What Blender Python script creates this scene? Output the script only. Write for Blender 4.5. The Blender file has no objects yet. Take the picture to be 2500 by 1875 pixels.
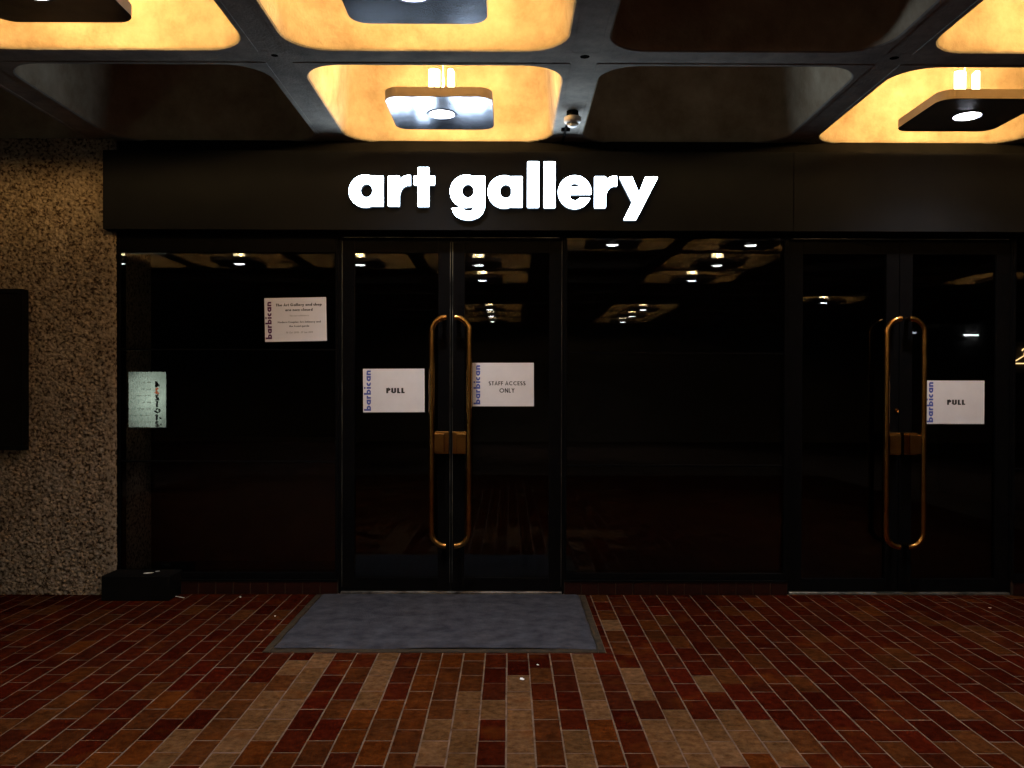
import bpy, bmesh, math, random
import numpy as np
from mathutils import Vector, Matrix, geometry

S = bpy.context.scene
COL = S.collection
R = math.radians

# ------------------------------------------------------------------ camera, world, exposure
CH = 1.39                                  # camera height
cam = bpy.data.cameras.new('camera')
cam.sensor_width = 36.0
cam.lens = 36.0 * 2100 / 2500
cam.shift_y = 0.0131
cam.clip_start = 0.02
cam.clip_end = 500
camo = bpy.data.objects.new('camera', cam)
camo.location = (0, 0, CH)
camo.rotation_mode = 'QUATERNION'
# looking along +Y, pitched down half a degree, turned a touch right, rolled a touch
m = Matrix.Rotation(R(-0.19), 3, 'Z') @ Matrix.Rotation(R(90 - 0.5), 3, 'X') @ Matrix.Rotation(R(0.16), 3, 'Z')
camo.rotation_quaternion = m.to_quaternion()
COL.objects.link(camo)
S.camera = camo

world = bpy.data.worlds.new('World')
S.world = world
world.use_nodes = True
wn = world.node_tree
wn.nodes.clear()
wo = wn.nodes.new('ShaderNodeOutputWorld')
wb = wn.nodes.new('ShaderNodeBackground')
sk = wn.nodes.new('ShaderNodeTexSky')
sk.sky_type = 'NISHITA'
sk.sun_disc = False
sk.sun_elevation = R(-4)
sk.sun_rotation = R(180)
wb.inputs['Strength'].default_value = 0.02   # night
wn.links.new(sk.outputs[0], wb.inputs[0])
wn.links.new(wb.outputs[0], wo.inputs[0])

S.view_settings.view_transform = 'Standard'
S.view_settings.look = 'None'
S.view_settings.exposure = 0
S.view_settings.gamma = 1
S.render.engine = 'CYCLES'
S.cycles.max_bounces = 6
S.cycles.diffuse_bounces = 3
S.cycles.glossy_bounces = 3
S.cycles.sample_clamp_indirect = 4

DOWN_W = 66.0        # downlight power
UP_W = 180.0          # uplight power
LETTER_E = 25.0

# ------------------------------------------------------------------ helpers
def link(o, parent=None):
    COL.objects.link(o)
    if parent is not None:
        o.parent = parent
    return o

def tag(o, label=None, cat=None, group=None, kind=None):
    if label: o['label'] = label
    if cat: o['category'] = cat
    if group: o['group'] = group
    if kind: o['kind'] = kind
    return o

def empty(name, loc, label=None, cat=None, group=None, kind=None):
    o = bpy.data.objects.new(name, None)
    o.empty_display_size = 0.05
    o.location = loc
    link(o)
    return tag(o, label, cat, group, kind)

def obj(name, bm, mat, parent=None, smooth=False, loc=None, rot=None):
    me = bpy.data.meshes.new(name)
    bm.normal_update()
    bm.to_mesh(me)
    bm.free()
    if smooth:
        for p in me.polygons: p.use_smooth = True
    mats = mat if isinstance(mat, (list, tuple)) else [mat]
    for q in mats: me.materials.append(q)
    o = bpy.data.objects.new(name, me)
    link(o, parent)
    if parent is not None:
        o.location = -parent.location if loc is None else loc
    elif loc is not None:
        o.location = loc
    if rot: o.rotation_euler = rot
    return o

def box(bm, x0, x1, y0, y1, z0, z1, bev=0.0, mi=0):
    vs = [bm.verts.new(p) for p in ((x0,y0,z0),(x1,y0,z0),(x1,y1,z0),(x0,y1,z0),(x0,y0,z1),(x1,y0,z1),(x1,y1,z1),(x0,y1,z1))]
    fs = [bm.faces.new([vs[i] for i in f]) for f in ((0,3,2,1),(4,5,6,7),(0,1,5,4),(1,2,6,5),(2,3,7,6),(3,0,4,7))]
    for f in fs: f.material_index = mi
    if bev > 0:
        es = list({e for f in fs for e in f.edges})
        bmesh.ops.bevel(bm, geom=es, offset=bev, segments=1, affect='EDGES', profile=0.5)
    return fs

def newbox(name, mat, parent, x0, x1, y0, y1, z0, z1, bev=0.0):
    bm = bmesh.new()
    box(bm, x0, x1, y0, y1, z0, z1, bev)
    return obj(name, bm, mat, parent)

def lathe(bm, prof, seg=32, c=(0,0,0)):
    rings = []
    for r, z in prof:
        if r < 1e-6:
            rings.append([bm.verts.new((c[0], c[1], c[2]+z))])
        else:
            rings.append([bm.verts.new((c[0]+r*math.cos(2*math.pi*i/seg), c[1]+r*math.sin(2*math.pi*i/seg), c[2]+z)) for i in range(seg)])
    for a, b in zip(rings, rings[1:]):
        for i in range(seg):
            j = (i+1) % seg
            if len(a) == 1 and len(b) == 1: continue
            if len(a) == 1: bm.faces.new((a[0], b[j], b[i]))
            elif len(b) == 1: bm.faces.new((a[i], a[j], b[0]))
            else: bm.faces.new((a[i], a[j], b[j], b[i]))

def tube(bm, pts, r, seg=16, cap=True):
    pts = [Vector(p) for p in pts]
    rings = []
    n = None
    for i, p in enumerate(pts):
        t = (pts[min(i+1, len(pts)-1)] - pts[max(i-1, 0)]).normalized()
        if n is None:
            n = t.orthogonal().normalized()
        n = (n - t * n.dot(t)).normalized()
        b = t.cross(n)
        rings.append([bm.verts.new(p + r*(math.cos(2*math.pi*k/seg)*n + math.sin(2*math.pi*k/seg)*b)) for k in range(seg)])
    for a, b in zip(rings, rings[1:]):
        for k in range(seg):
            j = (k+1) % seg
            bm.faces.new((a[k], a[j], b[j], b[k]))
    if cap:
        bm.faces.new(list(reversed(rings[0])))
        bm.faces.new(rings[-1])

# ------------------------------------------------------------------ materials
def mat(name, base, rough=0.6, metal=0.0, var=None, scale=5.0, bump=0.0, bscale=60.0, spec=0.5, attr=None, rvar=0.0, stretch=None):
    m = bpy.data.materials.new(name)
    m.use_nodes = True
    nt = m.node_tree
    b = nt.nodes['Principled BSDF']
    b.inputs['Base Color'].default_value = (*base, 1)
    b.inputs['Roughness'].default_value = rough
    b.inputs['Metallic'].default_value = metal
    b.inputs['Specular IOR Level'].default_value = spec
    tc = nt.nodes.new('ShaderNodeTexCoord')
    src = tc.outputs['Object']
    if attr == 'geo' or True:
        g = nt.nodes.new('ShaderNodeNewGeometry')
        src = g.outputs['Position']
    if stretch:
        mp = nt.nodes.new('ShaderNodeMapping')
        mp.inputs['Scale'].default_value = stretch
        nt.links.new(src, mp.inputs[0])
        src = mp.outputs[0]
    col = None
    if attr == 'tint':
        a = nt.nodes.new('ShaderNodeAttribute')
        a.attribute_name = 'tint'
        col = a.outputs['Color']
    if var is not None:
        n = nt.nodes.new('ShaderNodeTexNoise')
        n.inputs['Scale'].default_value = scale
        n.inputs['Detail'].default_value = 7
        n.inputs['Roughness'].default_value = 0.65
        nt.links.new(src, n.inputs['Vector'])
        r = nt.nodes.new('ShaderNodeValToRGB')
        r.color_ramp.elements[0].position = 0.33
        r.color_ramp.elements[1].position = 0.67
        nt.links.new(n.outputs['Fac'], r.inputs[0])
        if col is None:
            r.color_ramp.elements[0].color = (*var, 1)
            r.color_ramp.elements[1].color = (*base, 1)
            nt.links.new(r.outputs[0], b.inputs['Base Color'])
        else:
            r.color_ramp.elements[0].color = (*var, 1)
            r.color_ramp.elements[1].color = (1.22, 1.22, 1.22, 1)
            mx = nt.nodes.new('ShaderNodeMix')
            mx.data_type = 'RGBA'; mx.blend_type = 'MULTIPLY'
            mx.inputs[0].default_value = 1
            nt.links.new(col, mx.inputs[6]); nt.links.new(r.outputs[0], mx.inputs[7])
            nt.links.new(mx.outputs[2], b.inputs['Base Color'])
        if rvar:
            mr = nt.nodes.new('ShaderNodeMapRange')
            mr.inputs['To Min'].default_value = rough - rvar
            mr.inputs['To Max'].default_value = rough + rvar
            nt.links.new(n.outputs['Fac'], mr.inputs['Value'])
            nt.links.new(mr.outputs[0], b.inputs['Roughness'])
    elif col is not None:
        nt.links.new(col, b.inputs['Base Color'])
    if bump > 0:
        n2 = nt.nodes.new('ShaderNodeTexNoise')
        n2.inputs['Scale'].default_value = bscale
        n2.inputs['Detail'].default_value = 5
        nt.links.new(src, n2.inputs['Vector'])
        bp = nt.nodes.new('ShaderNodeBump')
        bp.inputs['Strength'].default_value = 1.0
        bp.inputs['Distance'].default_value = bump
        nt.links.new(n2.outputs['Fac'], bp.inputs['Height'])
        nt.links.new(bp.outputs[0], b.inputs['Normal'])
    return m

def emis(name, colr, strength):
    m = bpy.data.materials.new(name)
    m.use_nodes = True
    nt = m.node_tree
    nt.nodes.clear()
    o = nt.nodes.new('ShaderNodeOutputMaterial')
    e = nt.nodes.new('ShaderNodeEmission')
    e.inputs[0].default_value = (*colr, 1)
    e.inputs[1].default_value = strength
    nt.links.new(e.outputs[0], o.inputs[0])
    return m

def glass_mat():
    m = bpy.data.materials.new('door_glass')
    m.use_nodes = True
    b = m.node_tree.nodes['Principled BSDF']
    b.inputs['Base Color'].default_value = (0.55, 0.57, 0.58, 1)
    b.inputs['Roughness'].default_value = 0.0
    b.inputs['IOR'].default_value = 1.52
    b.inputs['Transmission Weight'].default_value = 1.0
    return m

M = {}
M['coffer'] = mat('board_marked_concrete', (0.43,0.355,0.255), 0.8, var=(0.25,0.19,0.125), scale=4.0, bump=0.004, bscale=45, spec=0.0)
M['rib'] = mat('rib_concrete', (0.28,0.258,0.222), 0.9, spec=0.0, var=(0.17,0.16,0.145), scale=7, bump=0.003, bscale=70)
M['dark_metal'] = mat('dark_bronze_frame', (0.0045,0.0045,0.005), 0.35, 0.0, spec=0.008, var=(0.003,0.003,0.0035), scale=14, rvar=0.08, bump=0.0004, bscale=150)
M['edge_metal'] = mat('frame_glint_metal', (0.34,0.33,0.30), 0.45, 0.7, var=(0.03,0.03,0.03), scale=5)  # pale metal: painted glint on the frame edges, and the threshold plate
M['black'] = mat('black_paint', (0.008,0.0075,0.0075), 0.9, spec=0.0, var=(0.005,0.005,0.005), scale=8)
M['fascia'] = mat('dark_grey_fascia_panel', (0.0105,0.0112,0.0130), 0.5, spec=0.0, var=(0.0085,0.0091,0.0107), scale=5, rvar=0.05, bump=0.0006, bscale=220)
M['brass'] = mat('aged_brass', (0.46,0.25,0.075), 0.24, 1.0, var=(0.34,0.165,0.045), scale=9, rvar=0.05, bump=0.0001, bscale=60)
M['disc'] = mat('lamp_disc_dark_metal', (0.25,0.27,0.33), 0.21, 1.0, var=(0.16,0.17,0.21), scale=6, bump=0.0012, bscale=7)
M['rim'] = mat('lamp_disc_rim', (0.34,0.30,0.25), 0.5, 0.0, var=(0.30,0.26,0.21), scale=12)
M['letter'] = emis('lit_letter_face', (0.68,0.84,1.0), LETTER_E)
M['letter_side'] = emis('lit_letter_return', (0.62,0.80,1.0), 0.3)
M['lens'] = emis('downlight_lens', (0.93,0.95,1.0), 45)
M['tube'] = emis('lamp_tube', (1.0,0.82,0.50), 16)
M['glass'] = glass_mat()
M['paper'] = mat('notice_paper', (0.90,0.86,0.89), 0.6, var=(0.85,0.81,0.84), scale=9, bump=0.0015, bscale=14)
M['ink'] = mat('black_ink', (0.012,0.01,0.012), 0.6)
M['grey_ink'] = mat('grey_ink', (0.28,0.25,0.25), 0.6)
M['blue_ink'] = mat('blue_ink', (0.08,0.11,0.45), 0.6)
M['purple_ink'] = mat('purple_ink', (0.10,0.008,0.09), 0.6)
M['tile'] = mat('clay_tile', (0.2,0.08,0.05), 0.75, var=(0.5,0.45,0.42), scale=26, attr='tint', bump=0.0022, bscale=110, rvar=0.12, spec=0.0)
def tile_bloom(m):
    nt = m.node_tree; b = nt.nodes['Principled BSDF']
    src = b.inputs['Base Color'].links[0].from_socket
    g = nt.nodes.new('ShaderNodeNewGeometry')
    n = nt.nodes.new('ShaderNodeTexNoise'); n.inputs['Scale'].default_value = 4.5; n.inputs['Detail'].default_value = 3
    r = nt.nodes.new('ShaderNodeMapRange'); r.inputs['From Min'].default_value = .56; r.inputs['From Max'].default_value = .76; r.inputs['To Max'].default_value = .55
    x = nt.nodes.new('ShaderNodeMix'); x.data_type = 'RGBA'; x.inputs[7].default_value = (0.085, 0.024, 0.005, 1)
    nt.links.new(g.outputs['Position'], n.inputs['Vector']); nt.links.new(n.outputs['Fac'], r.inputs[0]); nt.links.new(r.outputs[0], x.inputs[0])
    nt.links.new(src, x.inputs[6])
    # walked-in grime, darker drifts across the tiling
    n2 = nt.nodes.new('ShaderNodeTexNoise'); n2.inputs['Scale'].default_value = 1.3; n2.inputs['Detail'].default_value = 6; n2.inputs['Roughness'].default_value = .7
    nt.links.new(g.outputs['Position'], n2.inputs['Vector'])
    r2 = nt.nodes.new('ShaderNodeValToRGB'); r2.color_ramp.elements[0].position = .32; r2.color_ramp.elements[0].color = (.62,.60,.58,1); r2.color_ramp.elements[1].position = .6; r2.color_ramp.elements[1].color = (1.08,1.08,1.08,1)
    nt.links.new(n2.outputs['Fac'], r2.inputs[0])
    x2 = nt.nodes.new('ShaderNodeMix'); x2.data_type = 'RGBA'; x2.blend_type = 'MULTIPLY'; x2.inputs[0].default_value = 1
    nt.links.new(x.outputs[2], x2.inputs[6]); nt.links.new(r2.outputs[0], x2.inputs[7]); nt.links.new(x2.outputs[2], b.inputs['Base Color'])
tile_bloom(M['tile'])
M['dark_mortar'] = mat('plinth_mortar', (0.045,0.030,0.022), 0.9, spec=0.05)
M['mortar'] = mat('tile_mortar', (0.150,0.104,0.082), 0.9, spec=0.0, var=(0.060,0.038,0.026), scale=9, bump=0.002, bscale=120)
M['plinth_tile'] = mat('plinth_tile', (0.022,0.0055,0.0035), 0.7, spec=0.08, var=(0.014,0.004,0.0028), scale=20, bump=0.001, bscale=90)
M['mat'] = mat('entrance_mat_pile', (0.062,0.068,0.088), 0.95, var=(0.032,0.034,0.046), scale=9, bump=0.010, bscale=210, spec=0.0)
M['mat_edge'] = mat('mat_rubber_edge', (0.014,0.012,0.010), 0.8, spec=0.1, var=(0.045,0.034,0.022), scale=18, bump=0.002, bscale=60)
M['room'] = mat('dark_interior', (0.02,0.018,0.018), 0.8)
M['redwood'] = mat('dark_red_counter', (0.06,0.015,0.010), 0.5, var=(0.04,0.01,0.007), scale=6)
M['white'] = mat('white_plastic', (0.8,0.8,0.78), 0.4)
M['beige'] = mat('beige_plastic', (0.5,0.45,0.38), 0.45)
M['backwall'] = mat('rear_concrete', (0.2,0.18,0.16), 0.85, var=(0.13,0.115,0.1), scale=2, bump=0.01, bscale=30)
M['board'] = mat('black_board', (0.006,0.0055,0.0055), 0.7, spec=0.0, var=(0.008,0.007,0.007), scale=4)
M['litter'] = mat('litter_paper', (0.8,0.8,0.8), 0.6)
M['hanger'] = emis('lit_hanger_outline', (1.0,0.62,0.25), 3.0)

# light box panel: backlit, brighter over its tubes
def lightbox_mat():
    m = emis('directory_light_panel', (0.70,0.86,0.68), 7.5)
    nt = m.node_tree
    e = [n for n in nt.nodes if n.type == 'EMISSION'][0]
    tc = nt.nodes.new('ShaderNodeNewGeometry')
    mp = nt.nodes.new('ShaderNodeMapping'); mp.inputs['Location'].default_value = (-4.80, 0.154, 1.27); mp.vector_type = 'TEXTURE'
    mp.inputs['Scale'].default_value = (0.42, 1, 0.50)
    n = nt.nodes.new('ShaderNodeTexNoise'); n.inputs['Scale'].default_value = 7; n.inputs['Detail'].default_value = 3
    gr = nt.nodes.new('ShaderNodeTexGradient'); gr.gradient_type = 'SPHERICAL'
    nt.links.new(tc.outputs['Position'], mp.inputs[0]); nt.links.new(mp.outputs[0], gr.inputs[0])
    nt.links.new(tc.outputs['Position'], n.inputs['Vector'])
    a = nt.nodes.new('ShaderNodeMath'); a.operation = 'MULTIPLY_ADD'
    a.inputs[1].default_value = 6.0; nt.links.new(gr.outputs['Fac'], a.inputs[0])
    k = nt.nodes.new('ShaderNodeMath'); k.operation = 'MULTIPLY_ADD'; k.inputs[1].default_value = 3.6; k.inputs[2].default_value = 0.1
    nt.links.new(n.outputs['Fac'], k.inputs[0]); nt.links.new(k.outputs[0], a.inputs[2])
    nt.links.new(a.outputs[0], e.inputs[1])
    return m
M['lightbox'] = lightbox_mat()

# hammered concrete: pale stone with dark pits
def hammered():
    m = bpy.data.materials.new('hammered_concrete'); m.use_nodes = True
    nt = m.node_tree; b = nt.nodes['Principled BSDF']
    b.inputs['Roughness'].default_value = 0.85
    b.inputs['Specular IOR Level'].default_value = 0.04
    g = nt.nodes.new('ShaderNodeNewGeometry')
    n = nt.nodes.new('ShaderNodeTexNoise'); n.inputs['Scale'].default_value = 52; n.inputs['Detail'].default_value = 5
    n2 = nt.nodes.new('ShaderNodeTexNoise'); n2.inputs['Scale'].default_value = 3; n2.inputs['Detail'].default_value = 4
    nt.links.new(g.outputs['Position'], n.inputs['Vector']); nt.links.new(g.outputs['Position'], n2.inputs['Vector'])
    r = nt.nodes.new('ShaderNodeValToRGB')
    e = r.color_ramp.elements
    e[0].position = 0.37; e[0].color = (0.05,0.031,0.018,1)
    e[1].position = 0.62; e[1].color = (0.34,0.275,0.205,1)
    x = e.new(0.45); x.color = (0.215,0.165,0.115,1)
    nt.links.new(n.outputs['Fac'], r.inputs[0])
    r2 = nt.nodes.new('ShaderNodeValToRGB')
    r2.color_ramp.elements[0].position = 0.3; r2.color_ramp.elements[0].color = (0.75,0.72,0.68,1)
    r2.color_ramp.elements[1].position = 0.7; r2.color_ramp.elements[1].color = (1,1,1,1)
    nt.links.new(n2.outputs['Fac'], r2.inputs[0])
    mx = nt.nodes.new('ShaderNodeMix'); mx.data_type = 'RGBA'; mx.blend_type = 'MULTIPLY'; mx.inputs[0].default_value = 1
    nt.links.new(r.outputs[0], mx.inputs[6]); nt.links.new(r2.outputs[0], mx.inputs[7])
    nt.links.new(mx.outputs[2], b.inputs['Base Color'])
    bp = nt.nodes.new('ShaderNodeBump'); bp.inputs['Distance'].default_value = 0.008
    nt.links.new(n.outputs['Fac'], bp.inputs['Height']); nt.links.new(bp.outputs[0], b.inputs['Normal'])
    return m
M['hammered'] = hammered()

# ------------------------------------------------------------------ floor
TW, TL = 0.1125, 0.2242
X0, Y0 = -0.0085, 4.515
FACE = 5.82                                  # plinth face
floor = empty('floor', (0,0,0), kind='structure')
bm = bmesh.new()
box(bm, -20, 20, -14, 6.6, -0.2, -0.0013)
obj('mortar_bed', bm, M['mortar'], floor)

TONES = {
    'dark': [(0.0330,0.0050,0.0020),(0.0380,0.0066,0.0026),(0.0280,0.0042,0.0018),(0.0410,0.0080,0.0030),(0.0350,0.0078,0.0034)],
    'red': [(0.0430,0.0058,0.0024),(0.0400,0.0068,0.0028)],
    'brown': [(0.0500,0.0165,0.0055),(0.0440,0.0140,0.0050),(0.0570,0.0205,0.0072)],
    'orange': [(0.0620,0.0175,0.0042),(0.0530,0.0155,0.0043)],
    'tan': [(0.0920,0.0486,0.0220),(0.0784,0.0410,0.0182),(0.1024,0.0562,0.0274)],
}
spec_t = {}
def runs(k, kind, *js):
    for j in js: spec_t[(k, j)] = kind
# column k, half-row j (j grows towards the camera); odd columns hold even j
runs(-10,'tan',1,5,7,9,11); runs(-9,'tan',0,2,4,6,8); runs(-9,'orange',10); runs(-8,'orange',11)
runs(-6,'tan',-1,1,3,5); runs(-6,'orange',7,9); runs(-5,'brown',8); runs(-5,'orange',10)
runs(-4,'orange',-1,1,3,5,7); runs(-4,'brown',9,11); runs(-3,'orange',-2,0); runs(-3,'brown',2,4,6); runs(-3,'tan',8,10)
runs(-2,'orange',-1); runs(-2,'brown',1,3); runs(-2,'tan',5,7,9,11); runs(-1,'tan',6); runs(-1,'dark',0,2,4,8,10)
runs(0,'dark',1); runs(0,'tan',3,5,7,9,11); runs(1,'brown',2,6,8,10); runs(1,'dark',0,4); runs(2,'dark',1,3,5,7); runs(2,'tan',9); runs(2,'tan',11)
runs(3,'tan',0,2,4,6); runs(3,'orange',8,10); runs(4,'dark',1,3,5,7,9,11); runs(5,'tan',2,4,8,10); runs(5,'dark',0,6); runs(5,'brown',-2,-4); runs(5,'tan',-6)
runs(6,'tan',7,9,11); runs(6,'dark',1,3,5); runs(7,'tan',8,10); runs(7,'red',2,4,6); runs(8,'tan',3,7,9); runs(8,'orange',11); runs(9,'tan',8,10); runs(9,'red',4,6)
runs(-11,'brown',8,10); runs(-12,'tan',9,11); runs(-13,'orange',10,6); runs(-14,'orange',9,11,5)

rnd = random.Random(11)
def tone(k, j):
    kind = spec_t.get((k, j))
    if kind is None:
        u = rnd.random()
        near = max(0, min(1, (j) / 12))
        left = 1 if k < -6 else 0
        pb = 0.10 + 0.42 * near * left + 0.12 * near
        if u < pb: kind = 'brown'
        elif u < pb + 0.03 + 0.03*near: kind = 'orange'
        elif u < pb + 0.14 + 0.06*near: kind = 'red'
        elif u < pb + 0.145 + 0.065*near: kind = 'tan'
        else: kind = 'dark'
    return kind, rnd.randrange(len(TONES[kind]))

J = 0.0072
def tile_geom(bm, x0, x1, y0, y1, zt, lay, colr, tilt=(0,0)):
    g = J/2; c = 0.0016
    x0 += g; x1 -= g; y0 += g; y1 -= g
    cx, cy = (x0+x1)/2, (y0+y1)/2
    def z(x, y): return zt + tilt[0]*(x-cx) + tilt[1]*(y-cy)
    lo = [bm.verts.new((x, y, -0.006)) for x, y in ((x0,y0),(x1,y0),(x1,y1),(x0,y1))]
    mi = [bm.verts.new((x, y, z(x,y)-0.0010)) for x, y in ((x0,y0),(x1,y0),(x1,y1),(x0,y1))]
    up = [bm.verts.new((x, y, z(x,y))) for x, y in ((x0+c,y0+c),(x1-c,y0+c),(x1-c,y1-c),(x0+c,y1-c))]
    fs = [bm.faces.new(up)]
    for a, b in ((lo, mi), (mi, up)):
        for i in range(4):
            q = (i+1) % 4
            fs.append(bm.faces.new((a[i], a[q], b[q], b[i])))
    for f in fs:
        for l in f.loops: l[lay] = (*colr, 1)

tile_meshes = {}
def tile_mesh(kind, i, v):
    key = (kind, i, v)
    if key not in tile_meshes:
        bm = bmesh.new()
        lay = bm.loops.layers.float_color.new('tint')
        r2 = random.Random(hash((len(kind), i, v)))
        tile_geom(bm, -TW/2, TW/2, -TL/2, TL/2, 0.001*r2.random()-0.0003, lay, TONES[kind][i],
                  ((r2.random()-.5)*0.012, (r2.random()-.5)*0.006))
        bm.normal_update()
        me = bpy.data.meshes.new('tile'); bm.to_mesh(me); bm.free(); me.materials.append(M['tile'])
        tile_meshes[key] = me
    return tile_meshes[key]

MX0, MX1, MY0, MY1 = -1.30, 0.515, 4.535, 5.86      # mat well
tiles = []
for k in range(-44, 46):
    x0 = X0 + k*TW
    for n in range(-9, 30):
        j = 2*n + (1 if k % 2 == 0 else 0)
        yb = Y0 - (j)*TL/2                    # far edge of the tile
        ya = yb - TL
        if ya > FACE: continue
        cx, cy = x0 + TW/2, (ya+yb)/2
        tiles.append((k, j, x0, x0+TW, ya, min(yb, FACE+0.02), cx, cy))
def inframe(t):
    _, _, x0, x1, y0, y1, cx, cy = t
    return cy > 3.12 and abs(cx) < 0.61*cy and not (cx > MX0 and cx < MX1 and cy > MY0)
vis = sorted([t for t in tiles if inframe(t) and t[5]-t[4] > TL*0.99 and not (t[5] > MY0 and t[3] > MX0 and t[2] < MX1)], key=lambda t: t[7])[:300]
viskey = {(t[0], t[1]) for t in vis}
rest = bmesh.new(); lay = rest.loops.layers.float_color.new('tint')
for t in sorted(tiles, key=lambda t: (t[0], t[1])):
    k, j, x0, x1, y0, y1, cx, cy = t
    kind, i = tone(k, j)
    if (k, j) in viskey:
        o = bpy.data.objects.new('tile', tile_mesh(kind, i, rnd.randrange(3)))
        o.location = (cx+(rnd.random()-.5)*.0022, cy+(rnd.random()-.5)*.003, 0)
        o.rotation_euler = (0, 0, (rnd.random()-.5)*.012 + (math.pi if rnd.random() < .5 else 0))
        link(o, floor)
    else:
        # the mat well cuts into the tiling
        if x0 < MX1 and x1 > MX0 and y1 > MY0:
            if y0 < MY0 - 0.02:
                for qa, qb in ((x0, MX0), (MX1, x1)):
                    if qb - qa > 0.02 and (qa == x0 or qb == x1) and qb - qa < TW:
                        tile_geom(rest, qa, qb, MY0, y1, 0, lay, TONES[kind][i])
                y1 = MY0
            elif x0 < MX0 - 0.02: x1 = MX0
            elif x1 > MX1 + 0.02: x0 = MX1
            else: continue
            if x1 - x0 < 0.02 or y1 - y0 < 0.02: continue
        if y1 - y0 < 0.02: continue
        tile_geom(rest, x0, x1, y0, y1, 0.001*rnd.random()-0.0003, lay, TONES[kind][i], ((rnd.random()-.5)*.012, (rnd.random()-.5)*.006))
o = obj('tile_field', rest, M['tile'], floor); o['kind'] = 'stuff'

# entrance mat with rubber surround
mt = empty('entrance_mat', (-0.39, 5.2, 0), 'worn blue-grey entrance mat in a dark surround, in front of the left pair of doors', 'doormat')
bm = bmesh.new()
nx, ny = 120, 80
ax0, ax1, ay0, ay1 = -1.257, 0.472, 4.597, 5.80
rr = random.Random(3)
grid = []
for iy in range(ny+1):
    row = []
    for ix in range(nx+1):
        u, v = ix/nx, iy/ny
        x = ax0 + (ax1-ax0)*u; y = ay0 + (ay1-ay0)*v
        wav = 0.5 + 0.5*math.sin(x*7.3+1.0)*math.sin(x*3.1)
        e = min(1, min(u*(ax1-ax0), (1-u)*(ax1-ax0), v*(ay1-ay0)+0.002)/0.012)
        z = 0.003 + 0.006*e + 0.0012*rr.random() + (0.010*wav*max(0, 1-v*7) if v < 0.15 else 0)
        if iy == 0: y += 0.008*math.sin(x*5+2)+0.003*math.sin(x*23); z = 0.002 + 0.007*wav
        if ix == 0 or ix == nx: x += 0.003*math.sin(y*19)
        row.append(bm.verts.new((x, y, z)))
    grid.append(row)
for iy in range(ny):
    for ix in range(nx):
        bm.faces.new((grid[iy][ix], grid[iy][ix+1], grid[iy+1][ix+1], grid[iy+1][ix]))
obj('mat_pile', bm, M['mat'], mt, smooth=True)
bm = bmesh.new()
box(bm, MX0, ax0-0.006, MY0, 5.80, -0.006, 0.004, 0.001)
obj('edge_strip', bm, M['mat_edge'], mt)
bm = bmesh.new(); box(bm, ax1+0.006, MX1, MY0, 5.80, -0.006, 0.004, 0.001)
obj('edge_strip', bm, M['mat_edge'], mt)
bm = bmesh.new(); box(bm, ax0-0.004, ax1+0.004, MY0+0.002, ay0-0.004, -0.006, 0.003, 0.001)
obj('edge_strip', bm, M['mat_edge'], mt)
bm = bmesh.new(); box(bm, ax0-0.02, ax1+0.02, ay0-0.01, 5.81, -0.008, -0.001)
obj('backing', bm, M['mat_edge'], mt)

# ------------------------------------------------------------------ ceiling
HC = CH + 1.68
P = 1.565
COLS = [-0.405 + P*i for i in range(-5, 8)]
ROWS = [5.16 - P*k for k in range(0, 11)]
ceiling = empty('ceiling', (0,0,HC), kind='structure')
def rsq(h, r, z, n=8):
    pts = []
    for q in range(4):
        a0 = q*math.pi/2
        cx = (h-r)*(1 if q in (0,3) else -1); cy = (h-r)*(1 if q in (0,1) else -1)
        for i in range(n+1):
            a = a0 + i/n*math.pi/2
            pts.append((cx+r*math.cos(a), cy+r*math.sin(a), z))
    return pts
bm = bmesh.new()
lv = [(.7135,.004,.04),(.7135,.004,0),(.690,.215,0),(.683,.21,.006),(.676,.205,.02),(.668,.20,.06),(.650,.19,.25),(.630,.19,.46),(.600,.19,.53),(.54,.19,.565),(.40,.19,.58)]
rings = [[bm.verts.new(p) for p in rsq(*l)] for l in lv]
for a, b in zip(rings, rings[1:]):
    n = len(a)
    for i in range(n):
        q = (i+1) % n
        f = bm.faces.new((a[i], b[i], b[q], a[q]))
        f.smooth = True
bm.faces.new(rings[-1])
bm.normal_update()
cof = bpy.data.meshes.new('coffer'); bm.to_mesh(cof); bm.free(); cof.materials.append(M['coffer'])
# flat soffit flange takes the rib concrete
cof.materials.append(M['rib'])
for p in cof.polygons:
    zs = [cof.vertices[v].co.z for v in p.vertices]
    if max(zs) <= 0.0065 or (min(zs) < 0.001 and max(zs) < 0.05 and abs(cof.vertices[p.vertices[0]].co.x) > 0.7):
        p.material_index = 1
        p.use_smooth = False
for cx in COLS:
    for ry in ROWS:
        o = bpy.data.objects.new('coffer', cof)
        o.location = (cx, ry, 0)
        link(o, ceiling)
xs0, xs1 = COLS[0]-P/2-.07, COLS[-1]+P/2+.07
ys0, ys1 = ROWS[-1]-P/2-.07, 6.4
bm = bmesh.new()
for i in range(len(COLS)+1):
    x = COLS[0]-P/2+P*i
    box(bm, x-.078, x+.078, ys0, ys1, .0040, .2)
for i in range(len(ROWS)+1):
    y = ROWS[-1]-P/2+P*i
    box(bm, xs0, xs1, y-.078, y+.078, .0032, .19)
obj('rib', bm, M['rib'], ceiling, loc=(0,0,0))
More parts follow.
